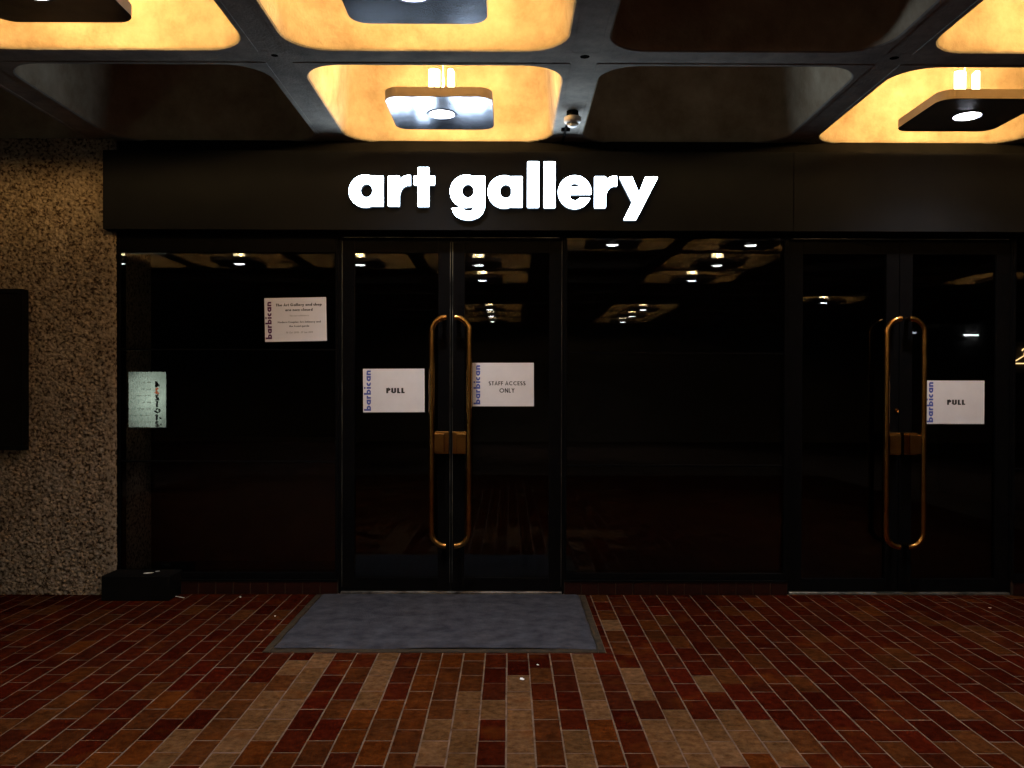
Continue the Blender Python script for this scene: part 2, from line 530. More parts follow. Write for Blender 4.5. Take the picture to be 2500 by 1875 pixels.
# tie holes where the ribs cross: black discs painting the shade inside them
bm = bmesh.new()
r5 = random.Random(5)
for i in range(0, len(COLS)+1):
    for q in range(0, 3):
        x = COLS[0]-P/2+P*i; y = 5.16-P/2-P*q
        if i >= 3 and i <= 8:
            s = 0.024*(0.8+0.5*r5.random())
            lathe(bm, [(s,.0036),(s*.9,.0026),(0,.0026)], 8, (x+0.0, y-0.02, 0))
obj('tie_hole_shade', bm, M['black'], ceiling, loc=(0,0,0))
# cover above everything so the night sky does not show through
newbox('slab', M['rib'], ceiling, xs0, xs1, ys0, ys1, HC+.62, HC+.75)

# ------------------------------------------------------------------ lamps
DH = 1.638 + CH
AX = 0.305
def disc_mesh():
    bm = bmesh.new()
    prof = [(0.295,0.0),(0.303,0.0),(0.305,0.002),(0.305,0.054),(0.303,0.056)]
    rs = [[bm.verts.new(p) for p in rsq(h, .085+h-.305, z, 8)] for h, z in prof]
    for a, b in zip(rs, rs[1:]):
        for i in range(len(a)):
            q = (i+1) % len(a)
            f = bm.faces.new((a[i], a[q], b[q], b[i]))
            f.material_index = 1 if a[0].co.z >= 0.001 else 0
    # underside with a round opening for the lens
    seg = len(rs[0])
    ring = []
    for v in rs[0]:
        a = math.atan2(v.co.y, v.co.x)
        ring.append(bm.verts.new((0.088*math.cos(a), 0.088*math.sin(a), 0)))
    ring2 = [bm.verts.new((v.co.x*0.92, v.co.y*0.92, 0.02)) for v in ring]
    for A, B in ((ring, rs[0]), (ring2, ring)):
        for i in range(seg):
            q = (i+1) % seg
            bm.faces.new((A[i], A[q], B[q], B[i]))
    bm.faces.new(list(reversed(ring2)))
    bm.faces.new(rs[-1])
    bmesh.ops.recalc_face_normals(bm, faces=bm.faces)
    me = bpy.data.meshes.new('lamp_shade'); bm.to_mesh(me); bm.free()
    me.materials.append(M['disc']); me.materials.append(M['rim'])
    return me
disc_me = disc_mesh()
def mesh_of(name, fn, m, smooth=False):
    bm = bmesh.new(); fn(bm); bm.normal_update()
    me = bpy.data.meshes.new(name); bm.to_mesh(me); bm.free(); me.materials.append(m)
    if smooth:
        for p in me.polygons: p.use_smooth = True
    return me
lens_me = mesh_of('lens', lambda b: lathe(b, [(0,-0.013),(0.03,-0.0115),(0.055,-0.007),(0.073,0.004),(0.074,0.016),(0,0.016)], 28), M['lens'])
ring_me = mesh_of('trim_ring', lambda b: lathe(b, [(0.074,0.012),(0.078,-0.003),(0.092,-0.004),(0.094,0.001),(0.074,0.012)], 32), M['disc'])
def tubes(b):
    for q in (-1, 1):
        tube(b, [(q*0.018,0,0.075),(q*0.018,0,0.262)], 0.015, 10)
    tube(b, [(-0.018,0,0.255),(0.018,0,0.255)], 0.014, 10)
tube_me = mesh_of('lamp_tube', tubes, M['tube'], True)
base_me = mesh_of('lamp_holder', lambda b: box(b, -0.032, 0.032, -0.02, 0.02, 0.056, 0.078, 0.003), M['white'])
rod_me = mesh_of('hanging_rod', lambda b: tube(b, [(0.004,0.045,0.056),(0.004,0.045,0.62)], 0.006, 10), M['rim'])

spot_d = bpy.data.lights.new('downlight_beam', 'SPOT')
spot_d.energy = DOWN_W; spot_d.spot_size = R(134); spot_d.spot_blend = 1.0; spot_d.shadow_soft_size = 0.05
spot_d.color = (1.0, 0.94, 0.89)
pool_d = bpy.data.lights.new('downlight_core', 'SPOT')
pool_d.energy = 34; pool_d.spot_size = R(84); pool_d.spot_blend = 1.0; pool_d.shadow_soft_size = 0.05
pool_d.color = (1.0, 0.86, 0.70)
up_d = bpy.data.lights.new('uplight_glow', 'POINT')
up_d.energy = UP_W; up_d.color = (1.0, 0.60, 0.21); up_d.shadow_soft_size = 0.05

lamp_src = None
def lamp(x, y, label, group='square ceiling lamps in the coffers', dn=1.0, up=1.0):
    t = empty('ceiling_lamp', (x, y, DH), label, 'ceiling lamp', group)
    for nm, me, lc in (('lamp_shade', disc_me, (0,0,0)), ('lens', lens_me, (0,0,0)), ('trim_ring', ring_me, (0,0,0)),
                       ('lamp_tube', tube_me, (-0.045,0.0,0)), ('lamp_tube', tube_me, (0.055,0.01,0)),
                       ('lamp_holder', base_me, (-0.045,0.0,0)), ('lamp_holder', base_me, (0.055,0.01,0)), ('hanging_rod', rod_me, (0,0,0))):
        o = bpy.data.objects.new(nm, me); o.location = lc; link(o, t)
        if nm in ('lamp_tube', 'lamp_holder') and lc[0] > 0: o.rotation_euler = (0, 0, R(80))
    if dn:
        d = spot_d if dn == 1.0 else spot_d.copy()
        d.energy = DOWN_W*dn
        o = bpy.data.objects.new('downlight_beam', d); o.location = (0,0,-0.03); link(o, t)
        if 1.5 < y < 4.5:
            o = bpy.data.objects.new('downlight_core', pool_d); o.location = (0,0,-0.03); link(o, t)
    if up:
        u = up_d if up == 1.0 else up_d.copy()
        u.energy = UP_W*up
        o = bpy.data.objects.new('uplight_glow', u)
        o.location = (0,0.0,0.15); link(o, t)
    return t
c = lambda i: -0.405 + P*i
ROWL = lambda k: 5.13 - P*k
lamp(c(0), ROWL(0), 'lit square lamp over the start of the lit sign, its underside shining blue-white', dn=1.1)
lamp(c(2), ROWL(0), 'lit square lamp in the coffer at the right edge, nearest the fascia', dn=1.1)
lamp(c(-1), ROWL(1), 'lit square lamp cut off by the top left corner of the picture')
lamp(c(0), ROWL(1), 'lit square lamp cut off by the top edge, above the sign')
lamp(c(2), ROWL(1), 'lit square lamp in the coffer beyond the top right corner')
far = 'lamps behind the viewer'
lab = 'lit square lamp behind the viewer, mirrored in the dark glass of the shopfront'
for i, k in ((1,2),(2,2),(-3,3),(-2,3),(-1,3),(0,3),(2,3),(0,4),(2,4),(5,4),(0,7),(2,7),(4,6),(0,8),(2,8),(0,9),(2,9)):
    lamp(c(i), ROWL(k), lab, far, dn=1.0 if k < 3 else (0.9 if k < 5 else 0.6), up=0.16)

# ------------------------------------------------------------------ building front
def X(px, Z=5.85): return (px-1100)/1858.0*Z
def H(py, Z=5.85): return CH + (842-py)/1858.0*Z

# bulkhead over the fascia
b = newbox('bulkhead', M['black'], None, -6, 8.5, 5.845, 6.2, 2.46, HC+.03)
b['kind'] = 'structure'

FY = 5.72
fas = empty('fascia', (0, FY, H(498, FY)), 'long dark grey fascia board carrying the lit sign above the doors', 'fascia')
fz0, fz1 = H(498, FY), H(328, FY)
for a, b_ in ((X(224,FY), 1.885), (1.8885, 5.6)):
    newbox('fascia_panel', M['fascia'], fas, a, b_, FY, FY+0.12, fz0, fz1, 0.0015)

# ---- lit letters
def flat_shape(bm, outer, holes, y0, y1):
    """outer / holes in (x, z); front face at y0 (towards the viewer), back at y1"""
    loops = [outer] + holes
    tri = geometry.tessellate_polygon([[Vector((p[0], p[1], 0)) for p in l] for l in loops])
    pts = [p for l in loops for p in l]
    fr = [bm.verts.new((p[0], y0, p[1])) for p in pts]
    bk = [bm.verts.new((p[0], y1, p[1])) for p in pts]
    for t in tri:
        for ring in (fr, bk):
            try: bm.faces.new([ring[i] for i in t])
            except ValueError: pass
    s = 0
    for l in loops:
        n = len(l)
        for i in range(n):
            q = (i+1) % n
            bm.faces.new((fr[s+i], fr[s+q], bk[s+q], bk[s+i]))
        s += n
    bmesh.ops.recalc_face_normals(bm, faces=bm.faces)
LY = FY - 0.045
def lp(zx, zy):                                  # sign tracing -> metres on the fascia
    return (X(708+.344*zx, LY), H(318.5+.344*(zy - 0.0045*(zx-1100)), LY))
def ell(cx, cy, rx, ry, n=40, a0=0, a1=360):
    return [(cx+rx*math.cos(R(a0+(a1-a0)*i/n)), cy+ry*math.sin(R(a0+(a1-a0)*i/n))) for i in range(n if a1-a0 == 360 else n+1)]
def rc(x0, x1, y0, y1, r=5):
    o = []
    for cx, cy, a in ((x1-r,y0+r,-90),(x1-r,y1-r,0),(x0+r,y1-r,90),(x0+r,y0+r,180)):
        o += ell(cx, cy, r, r, 3, a, a+90)
    return o
rarm = [(436,222),(455,198),(472,184),(495,176),(516,176),(519,180),(519,238),(515,241),(498,240),(476,249),(460,268),(450,300),(436,300)]
def e_outer():
    # clockwise from the right end of the bar, over the top, round to the lower lip
    pts = ell(1547,283,104,105, 60, 11, -326)
    # from 11deg (just below the bar) backwards over the top to lower right lip
    return pts
eo = ell(1547,283,104,105, 56, 21, 349)   # lower lip -> bottom -> left -> top -> right
eo = eo + [(1651,276),(1651,294),(1646,299),(1516,299),(1518,318),(1529,331),(1548,337),(1566,332),(1578,319)]
LET = [
 ('a', [(ell(235,275,103,102), [ell(243,272,38,43)]), (rc(280,348,180,370), [])]),
 ('r', [(rc(378,450,180,370), []), (rarm, [])]),
 ('t', [(rc(563,635,127,373), []), (rc(538,670,180,237), [])]),
 ('g', [(ell(868,277,103,103), [ell(878,275,38,42)]), (rc(914,985,182,362), []),
        ([(985,348),(983,385),(970,415),(945,440),(910,454),(880,457),(840,452),(808,436),(787,412),(777,385),(780,381),(846,379),(852,390),(865,399),(885,402),(902,397),(912,380),(916,348)], [])]),
 ('a', [(ell(1105,281,103,103), [ell(1115,278,38,43)]), (rc(1150,1219,184,378), [])]),
 ('l', [(rc(1250,1323,91,380), [])]),
 ('l', [(rc(1353,1425,92,381), [])]),
 ('e', [(eo, [ell(1547,251,30,22, 20, 180, 360)])]),
 ('r', [(rc(1670,1742,185,382), []), ([(x+1292,y+6) for x, y in rarm], [])]),
 ('y', [([(1830,187),(1904,187),(1908,190),(1950,290),(1988,191),(1992,188),(2064,188),(2067,193),(1932,456),(1928,458),(1858,458),(1855,454),(1907,348),(1827,191)], [])]),
]
sign = empty('sign', (X(1085, LY), LY, H(415, LY)), 'brightly lit white letters reading art gallery on the fascia', 'sign')
for ch, shapes in LET:
    bm = bmesh.new()
    for i, (outer, holes) in enumerate(shapes):
        b2 = bmesh.new()
        flat_shape(b2, [lp(*p) for p in outer], [[lp(*p) for p in h] for h in holes], LY+0.0012*i, FY-0.006-0.001*i)
        me = bpy.data.meshes.new('tmp'); b2.to_mesh(me); b2.free(); bm.from_mesh(me); bpy.data.meshes.remove(me)
    o = obj('letter', bm, [M['letter'], M['letter_side']], sign)
    for p in o.data.polygons:
        if p.normal.y > -0.9: p.material_index = 1

# ---- pillar of hammered concrete
def vnoise(ny, nx, cy, cx, seed):
    r = np.random.RandomState(seed)
    g = r.rand(int(ny/cy)+3, int(nx/cx)+3)
    y = np.arange(ny)/cy; x = np.arange(nx)/cx
    yi = y.astype(int); xi = x.astype(int)
    fy = (y-yi); fx = (x-xi)
    fy = fy*fy*(3-2*fy); fx = fx*fx*(3-2*fx)
    a = g[yi][:, xi]; b = g[yi][:, xi+1]; c_ = g[yi+1][:, xi]; d = g[yi+1][:, xi+1]
    return (a*(1-fx)+b*fx)*(1-fy)[:, None] + (c_*(1-fx)+d*fx)*fy[:, None]
PY = 5.80
px0, px1, pz1 = -4.3, X(248, PY), HC
nx, nz = 340, 640
dis = (vnoise(nz, nx, 3.0, 3.4, 1)-.5)*0.017 + (vnoise(nz, nx, 1.5, 1.6, 2)-.5)*0.015 + (vnoise(nz, nx, 14, 12, 3)-.5)*0.005
dis = np.minimum(dis, 0.006)
us = np.linspace(0, 1, nx)
xs = px0 + (px1-px0)*us
edge = np.clip((px1 - xs)/0.075, 0, 1)
amp = 0.25 + 0.75*np.clip((edge-0.75)*4, 0, 1)
zz = np.linspace(0, pz1, nz)
bot = np.clip((zz-0.03)/0.05, 0.2, 1)
D = dis*amp[None, :]
verts = []
for i in range(nz):
    for q in range(nx):
        wob = 0.004*(dis[i, -3]/0.01) if q > nx-6 else 0
        verts.append((xs[q]+wob, PY - D[i, q] + (0.006 if edge[q] < 0.12 else 0), zz[i]))
N0 = len(verts)
faces = [(i*nx+q, i*nx+q+1, (i+1)*nx+q+1, (i+1)*nx+q) for i in range(nz-1) for q in range(nx-1)]
# return face at the right edge
for i in range(nz):
    verts.append((px1, 6.4, zz[i]))
for i in range(nz-1):
    faces.append((i*nx+nx-1, N0+i, N0+i+1, (i+1)*nx+nx-1))
me = bpy.data.meshes.new('pillar'); me.from_pydata(verts, [], faces); me.update()
for p in me.polygons: p.use_smooth = True
me.materials.append(M['hammered'])
pil = bpy.data.objects.new('pillar', me); link(pil)
tag(pil, 'rough hammered concrete pillar standing left of the glazed shopfront', 'pillar')

# board on the pillar, cut by the left edge of the picture
bd = empty('wall_board', (-3.55, 5.72, H(800, 5.72)), 'black upright board mounted on the rough pillar at the left edge', 'notice board')
bx1, bz0, bz1 = X(50, 5.7), H(975, 5.7), H(627, 5.7)
newbox('panel', M['board'], bd, -3.86, bx1-.03, 5.715, 5.77, bz0+.03, bz1-.03)
bm = bmesh.new()
box(bm, -3.89, bx1, 5.70, 5.78, bz1-.03, bz1, .002); box(bm, -3.89, bx1, 5.70, 5.78, bz0, bz0+.03, .002)
box(bm, -3.89, -3.86, 5.70, 5.78, bz0+.0301, bz1-.0301); box(bm, bx1-.03, bx1, 5.70, 5.78, bz0+.0301, bz1-.0301)
obj('frame', bm, M['black'], bd)

# ---- windows and doors
GY = 5.86
DZ1 = H(515, 5.85)
def glass(parent, x0, x1, z0, z1, y=GY, name='glass_pane'):
    return newbox(name, M['glass'], parent, x0, x1, y, y+0.006, z0, z1)

def window(label, x0, x1, gx0, gx1, gtop, rails, zb=0.10):
    w = empty('window', ((x0+x1)/2, GY, zb), label, 'window')
    bm = bmesh.new()
    box(bm, x0, gx0, 5.838, 5.95, zb, 2.47, .002)
    box(bm, gx1, x1, 5.838, 5.95, zb, 2.47, .002)
    box(bm, gx0+.0005, gx1-.0005, 5.840, 5.95, gtop, 2.47, .002)
    box(bm, gx0+.0005, gx1-.0005, 5.840, 5.95, zb, zb+.045, .002)
    obj('frame', bm, M['dark_metal'], w)
    zs = [zb+.045] + rails + [gtop]
    for a, b_ in zip(zs, zs[1:]):
        glass(w, gx0, gx1, a+.006, b_-.006)
    for z in rails:
        bm = bmesh.new(); box(bm, gx0+.001, gx1-.001, GY-.012, GY+.02, z-.006, z+.006, .002)
        obj('glazing_bar', bm, M['dark_metal'], w)
    return w
window('left window of dark glass between the pillar and the left pair of doors', X(246,5.85), -1.158, X(262,GY), -1.18, H(548,GY), [H(998,GY), H(757,GY)])
window('wide middle window of dark glass between the two pairs of doors', .374, X(1957,5.765)-.766, .392, X(1957,5.765)-.79, H(508,GY), [H(1005,GY), H(762,GY)])
window('dark window at the right edge, beyond the right pair of doors', X(1957,5.765)+.768, 5.6, X(1957,5.765)+.785, 5.55, H(512,GY), [H(1010,GY)])

def arc(cx, cz, r, a0, a1, y, n=10):
    return [(cx+r*math.cos(R(a0+(a1-a0)*i/n)), y, cz+r*math.sin(R(a0+(a1-a0)*i/n))) for i in range(n+1)]
def door(label, xh, xm, side, lock=False, yaw=0.0):
    """xh hinge edge, xm meeting edge; side -1 when the leaf is left of the meeting line"""
    d = empty('door', (xh, 5.86, 0.02), label, 'door')
    x0, x1 = min(xh, xm)+.002, max(xh, xm)-.002
    z0, z1 = .022, DZ1-.004
    sw = .088
    L = lambda n, x_0, x_1, z_0, z_1, y0=5.86, y1=5.905, mt_='dark_metal': newbox(n, M[mt_], d, x_0, x_1, y0, y1, z_0, z_1, .0015)
    L('stile', x0, x0+sw, z0, z1); L('stile', x1-sw, x1, z0, z1)
    L('top_rail', x0+sw+.0005, x1-sw-.0005, z1-.095, z1)
    L('bottom_rail', x0+sw+.0005, x1-sw-.0005, z0, z0+.085)
    glass(d, x0+sw, x1-sw, z0+.086, z1-.096, 5.885)
    # pale metal strips painting the glint along the meeting and hinge edges
    e = xm + side*.0065
    if not lock: L('edge_glint_trim', min(e, e+side*.003), max(e, e+side*.003), z0+.05, z1-.02, 5.8575, 5.8595, 'edge_metal')
    h_ = xh - side*.004
    if not lock: L('edge_glint_trim', min(h_, h_-side*.003), max(h_, h_-side*.003), z0+.02, z1-.01, 5.8575, 5.8595, 'edge_metal')
    # pull handle: tall brass tube, both ends curving in to the meeting edge
    hy = 5.765; r = .0195
    xo = xm + side*.125; rad = .095
    zt, zb_ = H(686, hy), H(1180, hy)
    pts = []
    xe = xm + side*.027
    sgn = side
    top = [(xo - sgn*rad + sgn*rad*math.cos(t), hy, zt-rad+rad*math.sin(t)) for t in [math.pi/2*i/12 for i in range(13)]]
    bot_ = [(xo - sgn*rad + sgn*rad*math.cos(t), hy, zb_+rad-rad*math.sin(t)) for t in [math.pi/2*(12-i)/12 for i in range(13)]]
    pts = [(xe, 5.862, zb_), (xe, hy+.03, zb_), (xe+sgn*.002, hy+.010, zb_), (xe+sgn*.006, hy, zb_)]
    pts = pts[:0]
    bm = bmesh.new()
    tube(bm, [(xe, hy, zb_)] + bot_ + [(xo, hy, (zt*0.7+zb_*0.3))] + top + [(xe, hy, zt)], r, 20)
    ho = obj('handle', bm, M['brass'], d, smooth=True)
    bm = bmesh.new()
    for z in (zt, zb_):
        tube(bm, [(xe+sgn*.02, hy+.004, z), (xe+sgn*.02, 5.862, z)], .014, 14)
    mo = obj('handle_post', bm, M['brass'], ho, smooth=True); mo.location = (0,0,0)
    # lock block bridging the handle to the stile
    lz0, lz1 = H(978, hy), H(937, hy)
    bm = bmesh.new()
    a, b_ = xm+side*.030, xo-side*(r+.0005)
    if not lock:
        a = xm+side*.042
    box(bm, min(a,b_), max(a,b_), 5.752, 5.80, lz0, lz1, .0015)
    a2 = xm+side*.012
    box(bm, min(a2,b_), max(a2,b_), 5.8005, 5.8595, lz0-.012, lz1+.012, .0015)
    obj('lock', bm, M['brass'], d)
    return d
D1 = -.394
door('left leaf of the left pair of doors, carrying the framed word PULL beside its brass handle', -1.143, D1, -1)
door('right leaf of the left pair of doors, carrying the staff access notice', .362, D1, 1)
D2 = X(1957, 5.765)
door('left leaf of the right pair of doors, with a brass handle and no notice', D2-.749, D2, -1, True)
dr = door('right leaf of the right pair of doors, with a notice half behind its brass handle', D2+.756, D2, 1, True)
# round cylinder lock on the stile of the right pair
cl = bmesh.new()
b2 = bmesh.new()
lathe(b2, [(0,0.012),(0.006,0.012),(0.009,0.008),(0.013,0.010),(0.016,0.0),(0,0)], 20)
bmesh.ops.rotate(b2, verts=b2.verts, cent=(0,0,0), matrix=Matrix.Rotation(R(90), 3, 'X'))
bmesh.ops.translate(b2, verts=b2.verts, vec=(D2-.018, 5.859, H(884,5.85)))
cl.free()
obj('lock_cylinder', b2, M['brass'], [o for o in bpy.data.objects if o.get('label','').startswith('left leaf of the right')][0])

# door frames (jambs, head, threshold)
def dframe(label, x0, x1):
    f = empty('door_frame', ((x0+x1)/2, 5.86, 0), label, 'door frame')
    newbox('jamb', M['dark_metal'], f, x0-.014, x0, 5.85, 5.96, 0.0, DZ1+.05)
    newbox('jamb', M['dark_metal'], f, x1, x1+.011, 5.85, 5.96, 0.0, DZ1+.05)
    newbox('head', M['dark_metal'], f, x0+.0005, x1-.0005, 5.852, 5.96, DZ1, DZ1+.05, .001)
    newbox('head_glint_trim', M['edge_metal'], f, x0+.02, x1-.02, 5.8485, 5.851, DZ1+.001, DZ1+.005)  # pale strip painting the glint along the door head
    newbox('threshold', M['edge_metal'], f, x0+.0005, x1-.0005, 5.835, 5.95, 0.0, .016, .002)
    return f
dframe('dark metal frame round the left pair of doors, behind the mat', -1.143, .362)
dframe('dark metal frame round the right pair of doors', D2-.749, D2+.756)

# plinths of clay tile under the windows
def plinth(x0, x1, label):
    p = empty('plinth', ((x0+x1)/2, FACE, 0), label, 'plinth')
    newbox('core', M['dark_mortar'], p, x0, x1, FACE+.006, 6.05, 0, .088)
    newbox('ledge', M['dark_metal'], p, x0, x1, FACE-.004, 5.9, .0885, .0995, .001)
    n = int((x1-x0)/TW+.5)
    w = (x1-x0)/n
    me = None
    for i in range(n):
        if me is None:
            bm = bmesh.new(); box(bm, -w/2+.004, w/2-.004, 0, .02, 0.004, .085, .0015); bm.normal_update()
            me = bpy.data.meshes.new('tile'); bm.to_mesh(me); bm.free(); me.materials.append(M['plinth_tile'])
        o = bpy.data.objects.new('tile', me); link(o, p)
        o.location = Vector((x0+w*(i+.5), FACE, 0)) - p.location
plinth(-2.22, -1.16, 'low red tiled plinth under the left window')
plinth(.376, D2-.766, 'low red tiled plinth under the middle window')
plinth(D2+.768, 5.6, 'low red tiled plinth under the window at the right edge')

blk = newbox('floor_block', M['black'], None, X(221,5.64), X(368,5.64), 5.63, 5.85, 0.001, .163, .004)
tag(blk, 'low black block on the floor at the foot of the pillar', 'block')

# ------------------------------------------------------------------ stroke lettering
def A(cx, cy, rx, ry, a0, a1, n=12):
    return [(cx+rx*math.cos(R(a0+(a1-a0)*i/n)), cy+ry*math.sin(R(a0+(a1-a0)*i/n))) for i in range(n+1)]
XH = .64
def glyphs(w):
    q = w/2; r = XH/2 - q; c0 = XH/2
    bowl = lambda cx: A(cx, c0, r+q*0, r, 0, 360, 24)
    xb = r+q
    G = {}
    G['a'] = ([bowl(xb), [(2*xb-q,XH),(2*xb-q,0)]], 2*xb)
    G['b'] = ([bowl(xb), [(q,1.05),(q,0)]], 2*xb)
    G['d'] = ([bowl(xb), [(2*xb-q,1.05),(2*xb-q,0)]], 2*xb)
    G['p'] = ([bowl(xb), [(q,XH),(q,-.32)]], 2*xb)
    G['g'] = ([bowl(xb), [(2*xb-q,XH),(2*xb-q,0)]+A(xb,0,r,.30-q,0,-150,10)], 2*xb)
    G['o'] = ([bowl(xb)], 2*xb)
    G['c'] = ([A(xb, c0, r, r, 62, 298, 20)], 1.6*xb)
    G['e'] = ([A(xb, c0, r, r, 0, 312, 24), [(q,c0),(2*xb-q,c0)]], 2*xb)
    G['r'] = ([[(q,XH),(q,0)], A(q+.20,XH-.22,.20,.22-q,180,70,8)], .40)
    G['n'] = ([[(q,XH),(q,0)], A(q+.18,XH-.20,.18,.20-q,180,0,10)+[(q+.36,0)]], .36+w)
    G['h'] = ([[(q,1.05),(q,0)], A(q+.18,XH-.20,.18,.20-q,180,0,10)+[(q+.36,0)]], .36+w)
    G['m'] = ([[(q,XH),(q,0)], A(q+.16,XH-.18,.16,.18-q,180,0,10)+[(q+.32,0)], A(q+.48,XH-.18,.16,.18-q,180,0,10)+[(q+.64,0)]], .64+w)
    G['u'] = ([[(q,XH),(q,.2)]+A(q+.18,.2,.18,.2-q,180,360,10)+[(q+.36,XH)]], .36+w)
    G['i'] = ([[(q,XH),(q,0)], [(q,XH+.16),(q,XH+.16+w)]], w)
    G['l'] = ([[(q,1.05),(q,0)]], w)
    G['t'] = ([[(.16,.88),(.16,0)], [(0,XH-q),(.32,XH-q)]], .32)
    G['s'] = ([A(.17,XH-.165,.13,.165-q,40,270,12)+A(.17,.165,.14,.165-q,90,-140,12)], .36)
    G['v'] = ([[(q,XH),(.25,0),(.5-q,XH)]], .5)
    G['w'] = ([[(q,XH),(.22,0),(.40,XH),(.58,0),(.80-q,XH)]], .80)
    G['x'] = ([[(q,XH),(.46-q,0)], [(.46-q,XH),(q,0)]], .46)
    G['y'] = ([[(q,XH),(.26,.08)], [(.52-q,XH),(.14,-.32)]], .52)
    G['A'] = ([[(q,0),(.36,1),(.72-q,0)], [(.17,.32),(.55,.32)]], .72)
    G['C'] = ([A(.45,.5,.45-q,.5-q,48,312,20)], .80)
    G['E'] = ([[(q,0),(q,1)], [(0,1-q),(.46,1-q)], [(0,.5),(.43,.5)], [(0,q),(.46,q)]], .46)
    G['F'] = ([[(q,0),(q,1)], [(0,1-q),(.44,1-q)], [(0,.5),(.42,.5)]], .44)
    G['G'] = ([A(.47,.5,.47-q,.5-q,48,345,22), [(.5,.42),(.92,.42)]], .94)
    G['I'] = ([[(q,0),(q,1)]], w)
    G['J'] = ([[(.3-q,1),(.3-q,.2)]+A(.13,.2,.17-q,.2-q,0,-150,8)], .3)
    G['L'] = ([[(q,0),(q,1)], [(0,q),(.42,q)]], .42)
    G['M'] = ([[(q,0),(.14,1),(.44,.2),(.74,1),(.88-q,0)]], .88)
    G['N'] = ([[(q,0),(q,1)], [(q,1),(.66-q,0)], [(.66-q,0),(.66-q,1)]], .66)
    G['O'] = ([A(.48,.5,.48-q,.5-q,0,360,30)], .96)
    G['P'] = ([[(q,0),(q,1)], [(0,1-q)]+[(.26,1-q)]+A(.26,.72,.24-q*.6,.28-q,90,-90,12)+[(0,.44+q)]], .52)
    G['S'] = ([A(.26,.745,.22-q*.5,.255-q,35,270,14)+A(.26,.245,.24-q*.5,.255-q,90,-145,14)], .52)
    G['T'] = ([[(.25,0),(.25,1)], [(0,1-q),(.5,1-q)]], .5)
    G['U'] = ([[(q,1),(q,.3)]+A(.31,.3,.31-q,.3-q,180,360,14)+[(.62-q,1)]], .62)
    G['Y'] = ([[(q,1),(.31,.48),(.31,0)], [(.62-q,1),(.31,.48)]], .62)
    G['0'] = ([A(.26,.5,.26-q,.5-q,0,360,26)], .52)
    G['1'] = ([[(.22,0),(.22,1)], [(.22,1-q),(.04,.84)]], .36)
    G['2'] = ([A(.26,.72,.24-q,.28-q,165,-35,12)+[(q,.02+q)], [(0,q),(.52,q)]], .52)
    G['3'] = ([A(.24,.75,.20-q*.5,.25-q,150,-90,12), A(.24,.27,.24-q*.5,.27-q,90,-155,12)], .5)
    G['4'] = ([[(.40,0),(.40,1)], [(.40,1-q),(q,.28)], [(0,.26),(.56,.26)]], .56)
    G['7'] = ([[(0,1-q),(.5,1-q)], [(.5-q,1-q),(.14,0)]], .5)
    G['8'] = ([A(.26,.75,.20-q*.5,.25-q,0,360,20), A(.26,.26,.25-q*.5,.26-q,0,360,20)], .52)
    G['9'] = ([A(.26,.68,.26-q,.32-q,0,360,20), [(.50-q,.60),(.18,0)]], .52)
    G['-'] = ([[(0,.36),(.26,.36)]], .26)
    G[':'] = ([[(q,0),(q,w)], [(q,.45),(q,.45+w)]], w)
    G[','] = ([[(q+.02,w),(q-.03,-.14)]], w)
    G[' '] = ([], .22)
    return G
def stroke(bm, pts, w, z):
    n = len(pts)
    closed = n > 3 and math.hypot(pts[0][0]-pts[-1][0], pts[0][1]-pts[-1][1]) < 1e-6
    P2 = [Vector(p) for p in pts]
    if closed: P2 = P2[:-1]; n -= 1
    L_, Rr = [], []
    for i in range(n):
        if closed:
            a = (P2[i]-P2[i-1]).normalized(); b = (P2[(i+1) % n]-P2[i]).normalized()
        else:
            a = (P2[i]-P2[i-1]).normalized() if i else (P2[1]-P2[0]).normalized()
            b = (P2[i+1]-P2[i]).normalized() if i < n-1 else a
        nn = (Vector((-a.y,a.x))+Vector((-b.y,b.x)))
        if nn.length < 1e-4: nn = Vector((-a.y,a.x))
        nn.normalize()
        k = max(.5, nn.dot(Vector((-a.y,a.x))))
        off = nn*(w/2/k)
        L_.append(bm.verts.new((P2[i].x+off.x, P2[i].y+off.y, z)))
        Rr.append(bm.verts.new((P2[i].x-off.x, P2[i].y-off.y, z)))
    for i in range(n if closed else n-1):
        q = (i+1) % n
        bm.faces.new((L_[i], Rr[i], Rr[q], L_[q]))
def text_bm(s, w=.16, track=.10):
    G = glyphs(w); bm = bmesh.new(); x = 0; li = 0
    for ch in s:
        st, adv = G[ch]
        for i, p in enumerate(st):
            stroke(bm, [(x+a, b) for a, b in p], w, 0.0003*(i))
        x += adv + track
    return bm, x - track

def put_text(parent, s, mt_, cx, cy, width, M4, w=.16, track=.10, vertical=False, name='lettering', stretch=.8):
    """M4: matrix from sheet (x right, y up, z out) to world; cx, cy centre on the sheet; width: run length"""
    bm, W = text_bm(s, w, track)
    k = width/W
    # keep layers 0.08 mm apart whatever the scale
    for v in bm.verts:
        lay_ = round(v.co.z/0.0003)
        x, y = (v.co.x - W/2)*k, (v.co.y - .5*(1.0 if not vertical else .9))*k*stretch
        if vertical: x, y = -y, x
        v.co = M4 @ Vector((cx+x, cy+y, 0.0012+0.00008*lay_))
    return obj(name, bm, mt_, parent)

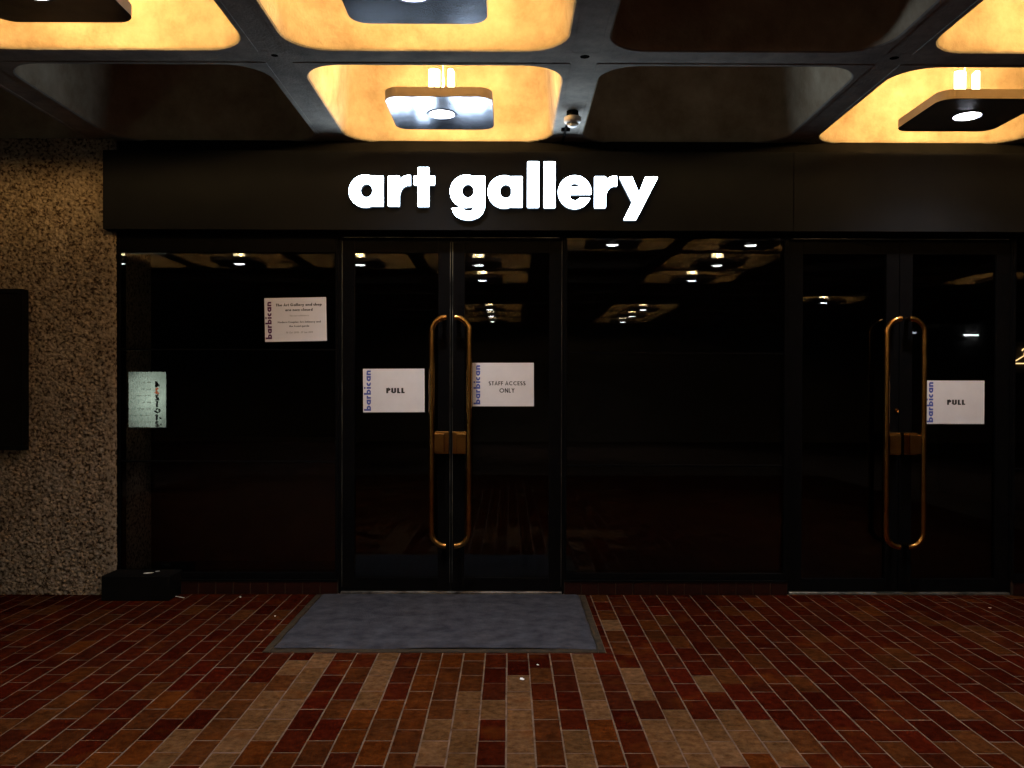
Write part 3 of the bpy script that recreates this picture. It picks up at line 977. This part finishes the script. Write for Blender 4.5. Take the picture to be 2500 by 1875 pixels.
def notice(label, px_c, py_c, Z, tilt, items, w=.42, h=.297, crease=0.0):
    n = empty('notice', (X(px_c, Z), Z, H(py_c, Z)), label, 'paper notice')
    M4 = Matrix.Translation(n.location) @ Matrix.Rotation(R(-tilt), 4, 'Y') @ Matrix.Rotation(R(90), 4, 'X')
    bm = bmesh.new()
    nx_, ny_ = 24, 16
    r_ = random.Random(int(px_c))
    ph = r_.random()*6
    def bend(u, v):
        return 0.0
    g = [[bm.verts.new(M4 @ Vector((-w/2+w*i/nx_, -h/2+h*j/ny_, 0.0006))) for i in range(nx_+1)] for j in range(ny_+1)]
    for j in range(ny_):
        for i in range(nx_):
            bm.faces.new((g[j][i], g[j][i+1], g[j+1][i+1], g[j+1][i]))
    bmesh.ops.recalc_face_normals(bm, faces=bm.faces)
    ret = bmesh.ops.extrude_face_region(bm, geom=list(bm.faces))
    vs = [v for v in ret['geom'] if isinstance(v, bmesh.types.BMVert)]
    bmesh.ops.translate(bm, verts=vs, vec=(0, 0.0005, 0))
    bmesh.ops.recalc_face_normals(bm, faces=bm.faces)
    obj('paper_sheet', bm, M['paper'], n)
    for s, mk, cx, cy, wd, kw in items:
        put_text(n, s, M[mk], cx-w/2, h/2-cy, wd, M4, **kw)
    return n
PZ = 5.8555
V = dict(vertical=True, w=.225, track=.085)
notice('paper notice saying the art gallery and shop are now closed, on the left window', 639.0, 691.5, PZ, 1.3, [
    ('barbican', 'purple_ink', .0285, .152, .253, V),
    ('The Art Gallery and shop', 'ink', .234, .048, .312, dict(w=.23)),
    ('are now closed', 'ink', .234, .082, .186, dict(w=.23)),
    ('The next exhibition is', 'grey_ink', .235, .122, .130, dict(w=.14)),
    ('Modern Couples: Art, Intimacy and', 'ink', .234, .165, .292, dict(w=.18)),
    ('the Avant-garde', 'ink', .234, .193, .136, dict(w=.18)),
    ('10 Oct 2018 - 27 Jan 2019', 'grey_ink', .235, .236, .182, dict(w=.14)),
])
DPZ = 5.881
notice('paper notice reading PULL left of the brass handles of the left doors', 851.0, 844.0, DPZ, 0.35, [
    ('barbican', 'blue_ink', .033, .149, .276, V),
    ('PULL', 'ink', .221, .149, .126, dict(w=.25, track=.12, stretch=.66)),
])
notice('paper notice reading STAFF ACCESS ONLY, right of the brass handles of the left doors', 1087.0, 830.5, DPZ, 0.25, [
    ('barbican', 'blue_ink', .033, .150, .268, V),
    ('STAFF ACCESS', 'ink', .237, .140, .252, dict(w=.17, track=.12, stretch=.86)),
    ('ONLY', 'ink', .236, .189, .104, dict(w=.17, track=.12, stretch=.86)),
])
notice('paper notice reading PULL, pinkish, its left end behind the handle of the right doors', 2062.0, 866.0, DPZ, 0.0, [
    ('barbican', 'blue_ink', .048, .149, .276, V),
    ('PULL', 'ink', .226, .149, .124, dict(w=.25, track=.12, stretch=.66)),
])

# ------------------------------------------------------------------ level directory behind the viewer (mirrored in the left window)
dx, dy, dz = -4.86, 0.15, H(865, 11.6)
dirb = empty('directory_sign', (dx, dy, dz), 'lit level directory mirrored in the left window, numbers down one side', 'lit sign')
newbox('casing', M['black'], dirb, dx-.28, dx+.28, dy-.12, dy-.002, dz-.40, dz+.40, .004)
newbox('light_panel', M['lightbox'], dirb, dx-.25, dx+.25, dy-.001, dy+.004, dz-.372, dz+.372)
newbox('post', M['black'], dirb, dx-.05, dx+.05, dy-.1, dy-.03, 0.0, dz-.4005)
MD = Matrix.Translation((dx, dy+.005, dz)) @ Matrix.Rotation(R(180), 4, 'Z') @ Matrix.Rotation(R(90), 4, 'X')
M['dir_ink'] = mat('directory_black_ink', (0.01,0.02,0.012), 0.7)
M['dir_red'] = mat('directory_red_digit', (0.5,0.08,0.02), 0.7)
M['dir_red'].node_tree.nodes['Principled BSDF'].inputs['Emission Color'].default_value = (1.0,0.20,0.05,1)
M['dir_red'].node_tree.nodes['Principled BSDF'].inputs['Emission Strength'].default_value = 3.5
M['dir_grey'] = mat('directory_grey_lines', (0.2,0.25,0.2), 0.7)
M['dir_grey'].node_tree.nodes['Principled BSDF'].inputs['Emission Color'].default_value = (0.45,0.58,0.45,1)
M['dir_grey'].node_tree.nodes['Principled BSDF'].inputs['Emission Strength'].default_value = 3.2
for i, (s, wd) in enumerate((('4',.062),('3',.058),('2',.060),('1',.040),('G',.088),('-1',.080),('-2',.092))):
    put_text(dirb, s, M['dir_red' if s == '3' else 'dir_ink'], -.135-(.015 if s[0] == '-' else 0), .205-.0885*i, wd, MD, w=.25, name='digit', stretch=.72)
rg = random.Random(8)
bm = bmesh.new()
for i in range(7):
    y = .235-.0885*i
    x = -.05
    for k in range(rg.randrange(2, 4)):
        L_ = .03+.07*rg.random()
        pts = [(x, y-.01*rg.random()), (min(.23, x+L_), y-.01*rg.random())]
        q = [MD @ Vector((a, b, .0012)) for a, b in ((x, y), (min(.235, x+L_), y), (min(.235, x+L_), y-.012), (x, y-.012))]
        bm.faces.new([bm.verts.new(v) for v in q])
        x += L_+.02
o = obj('text_lines', bm, M['dir_grey'], dirb)

# ------------------------------------------------------------------ inside the gallery
room = empty('gallery_interior', (1, 9, 0), kind='structure')
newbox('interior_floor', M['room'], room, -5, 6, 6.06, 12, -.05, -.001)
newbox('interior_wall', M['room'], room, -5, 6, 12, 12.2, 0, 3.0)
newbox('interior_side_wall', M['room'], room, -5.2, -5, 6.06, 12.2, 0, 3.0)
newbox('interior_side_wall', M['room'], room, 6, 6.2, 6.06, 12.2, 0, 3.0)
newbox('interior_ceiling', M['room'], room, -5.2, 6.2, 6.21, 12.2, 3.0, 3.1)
ct = empty('shop_counter', (-2.4, 7.2, 0), 'dark red counter dimly seen through the left window', 'counter')
newbox('counter_top', M['redwood'], ct, -3.3, -1.3, 6.9, 7.6, .93, .97, .003)
newbox('counter_front', M['redwood'], ct, -3.25, -1.35, 6.95, 6.99, 0, .929)
newbox('counter_side', M['redwood'], ct, -3.25, -3.21, 6.991, 7.55, 0, .929)
newbox('counter_side', M['redwood'], ct, -1.39, -1.35, 6.991, 7.55, 0, .929)
hg = empty('hanger_sign', (X(2214, 6.5), 6.5, H(768, 6.5)), 'small glowing coat hanger symbol behind the glass at the right edge', 'lit sign')
bm = bmesh.new()
hx, hz = hg.location.x, hg.location.z
w_ = .065
tube(bm, [(hx-w_,6.5,hz-.028),(hx,6.5,hz+.012),(hx+w_,6.5,hz-.028)], .0042, 8)
tube(bm, [(hx-w_-.004,6.5,hz-.048),(hx+w_+.004,6.5,hz-.048)], .0042, 8)
tube(bm, [(hx,6.5,hz+.012),(hx,6.5,hz+.03)], .0042, 8)
tube(bm, [(hx+.016*math.cos(R(a)),6.5,hz+.047+.016*math.sin(R(a))) for a in range(-90, 181, 18)], .0042, 8)
obj('hanger_outline', bm, M['hanger'], hg)
newbox('backing_board', M['room'], hg, hx-.12, hx+.12, 6.51, 6.52, hz-.12, hz+.12)

# rear wall with two small strip lights, seen only in the glass
rw = newbox('rear_wall', M['backwall'], None, -16, 16, -11.6, -11.3, 0, HC+.6)
tag(rw, 'dark concrete wall far behind the viewer', 'wall')
for xx, zz_, ln, st in ((12.37, 2.89, .40, 30), (10.75, 2.95, .30, 6)):
    t = empty('strip_light', (xx, -11.29, zz_), 'small white strip light on the wall behind the viewer, mirrored in the right door', 'strip light', 'strip lights mirrored in the right door')
    newbox('housing', M['white'], t, xx-ln/2-.01, xx+ln/2+.01, -11.3, -11.26, zz_-.03, zz_+.03)
    newbox('diffuser', emis('strip_diffuser_%d' % st, (.85,.92,1), st), t, xx-ln/2, xx+ln/2, -11.2598, -11.235, zz_-.022, zz_+.022, .004)

# ------------------------------------------------------------------ smoke detector with conduit on the rib
sx, sy = c(0)+P/2, 5.20
sd = empty('smoke_detector', (sx, sy, HC), 'round beige and white detector on the ceiling rib above the sign', 'smoke detector')
bm = bmesh.new(); lathe(bm, [(0,.0),(.036,.0),(.036,-.034),(0,-.034)], 28, (sx,sy,HC)); obj('base', bm, M['black'], sd, smooth=False)
bm = bmesh.new(); lathe(bm, [(.034,-.0345),(.050,-.0355),(.052,-.040),(.052,-.062),(.046,-.070),(.030,-.071)], 32, (sx,sy,HC)); obj('body', bm, M['beige'], sd, smooth=True)
for i in range(6):
    a = R(60*i+10); px_, py_ = sx+.033*math.cos(a), sy+.033*math.sin(a)
    bm = bmesh.new(); box(bm, px_-.004, px_+.004, py_-.004, py_+.004, HC-.084, HC-.0715, .001); obj('vent_post', bm, M['beige'], sd)
bm = bmesh.new(); lathe(bm, [(.0,-.098),(.014,-.096),(.026,-.091),(.031,-.084),(.028,-.080),(0,-.080)], 28, (sx,sy,HC)); obj('cap', bm, M['white'], sd, smooth=True)
cd = empty('conduit', (sx-.03, 5.5, HC-.012), 'thin dark conduit clipped to the rib between detector and fascia', 'conduit')
bm = bmesh.new(); tube(bm, [(sx-.012,5.23,HC-.009),(sx-.02,5.5,HC-.009),(sx-.024,5.84,HC-.009)], .008, 10); obj('pipe', bm, M['black'], cd, smooth=True)
bm = bmesh.new(); box(bm, sx-.048, sx+.008, 5.53, 5.548, HC-.018, HC+.001, .002); obj('clip', bm, M['black'], cd)

# ------------------------------------------------------------------ litter
def scrap(x, y, z, sx_, sy_, rz, label):
    bm = bmesh.new()
    r_ = random.Random(int(x*1000))
    n = 7
    top = [bm.verts.new((sx_*math.cos(2*math.pi*i/n)*(0.7+.5*r_.random()), sy_*math.sin(2*math.pi*i/n)*(0.7+.5*r_.random()), .002+.004*r_.random())) for i in range(n)]
    lo_ = [bm.verts.new((v.co.x, v.co.y, v.co.z-.0012)) for v in top]
    bm.faces.new(top); bm.faces.new(list(reversed(lo_)))
    for i in range(n):
        q = (i+1) % n
        bm.faces.new((lo_[i], lo_[q], top[q], top[i]))
    o = obj('paper_scrap', bm, M['litter'], None, loc=(x, y, z), rot=(0,0,rz))
    tag(o, label, 'litter', 'scraps of litter on the floor')
def fl(px, py):
    Z = 1858*CH/(py-842); return (px-1100)/1858*Z, Z
scrap(X(319,5.7), 5.72, .163, .032, .018, .3, 'largest white scrap lying on the black block by the pillar')
scrap(X(338,5.75), 5.77, .163, .016, .008, .1, 'small white scrap behind the largest one on the black block')
for (px, py, s, lb) in ((369,1278,.011,'white fleck at the left end of the pale straw below the block'),
                        (520,1293,.007,'white fleck on the tiles under the left window'),
                        (1130,1470,.011,'white smear on a tan tile in front of the mat'),
                        (1164,1439,.008,'white fleck on a dark tile just in front of the mat'),
                        (595,1334,.005,'tiny white fleck on the tiles left of the mat'),
                        (2144,1313,.008,'tiny pale fleck on the tiles before the right doors')):
    x, y = fl(px, py)
    y = min(y, 5.78)
    scrap(x, y, 0.001, s, s*1.3, .5, lb)
bm = bmesh.new()
x, y = fl(392, 1287)
y = min(y, 5.72)
tube(bm, [(x-.055,y+.03,.005),(x,y+.01,.007),(x+.06,y-.02,.005)], .0022, 6)
tag(obj('straw', bm, M['litter'], None), 'thin bent white straw on the floor beside the black block', 'litter')
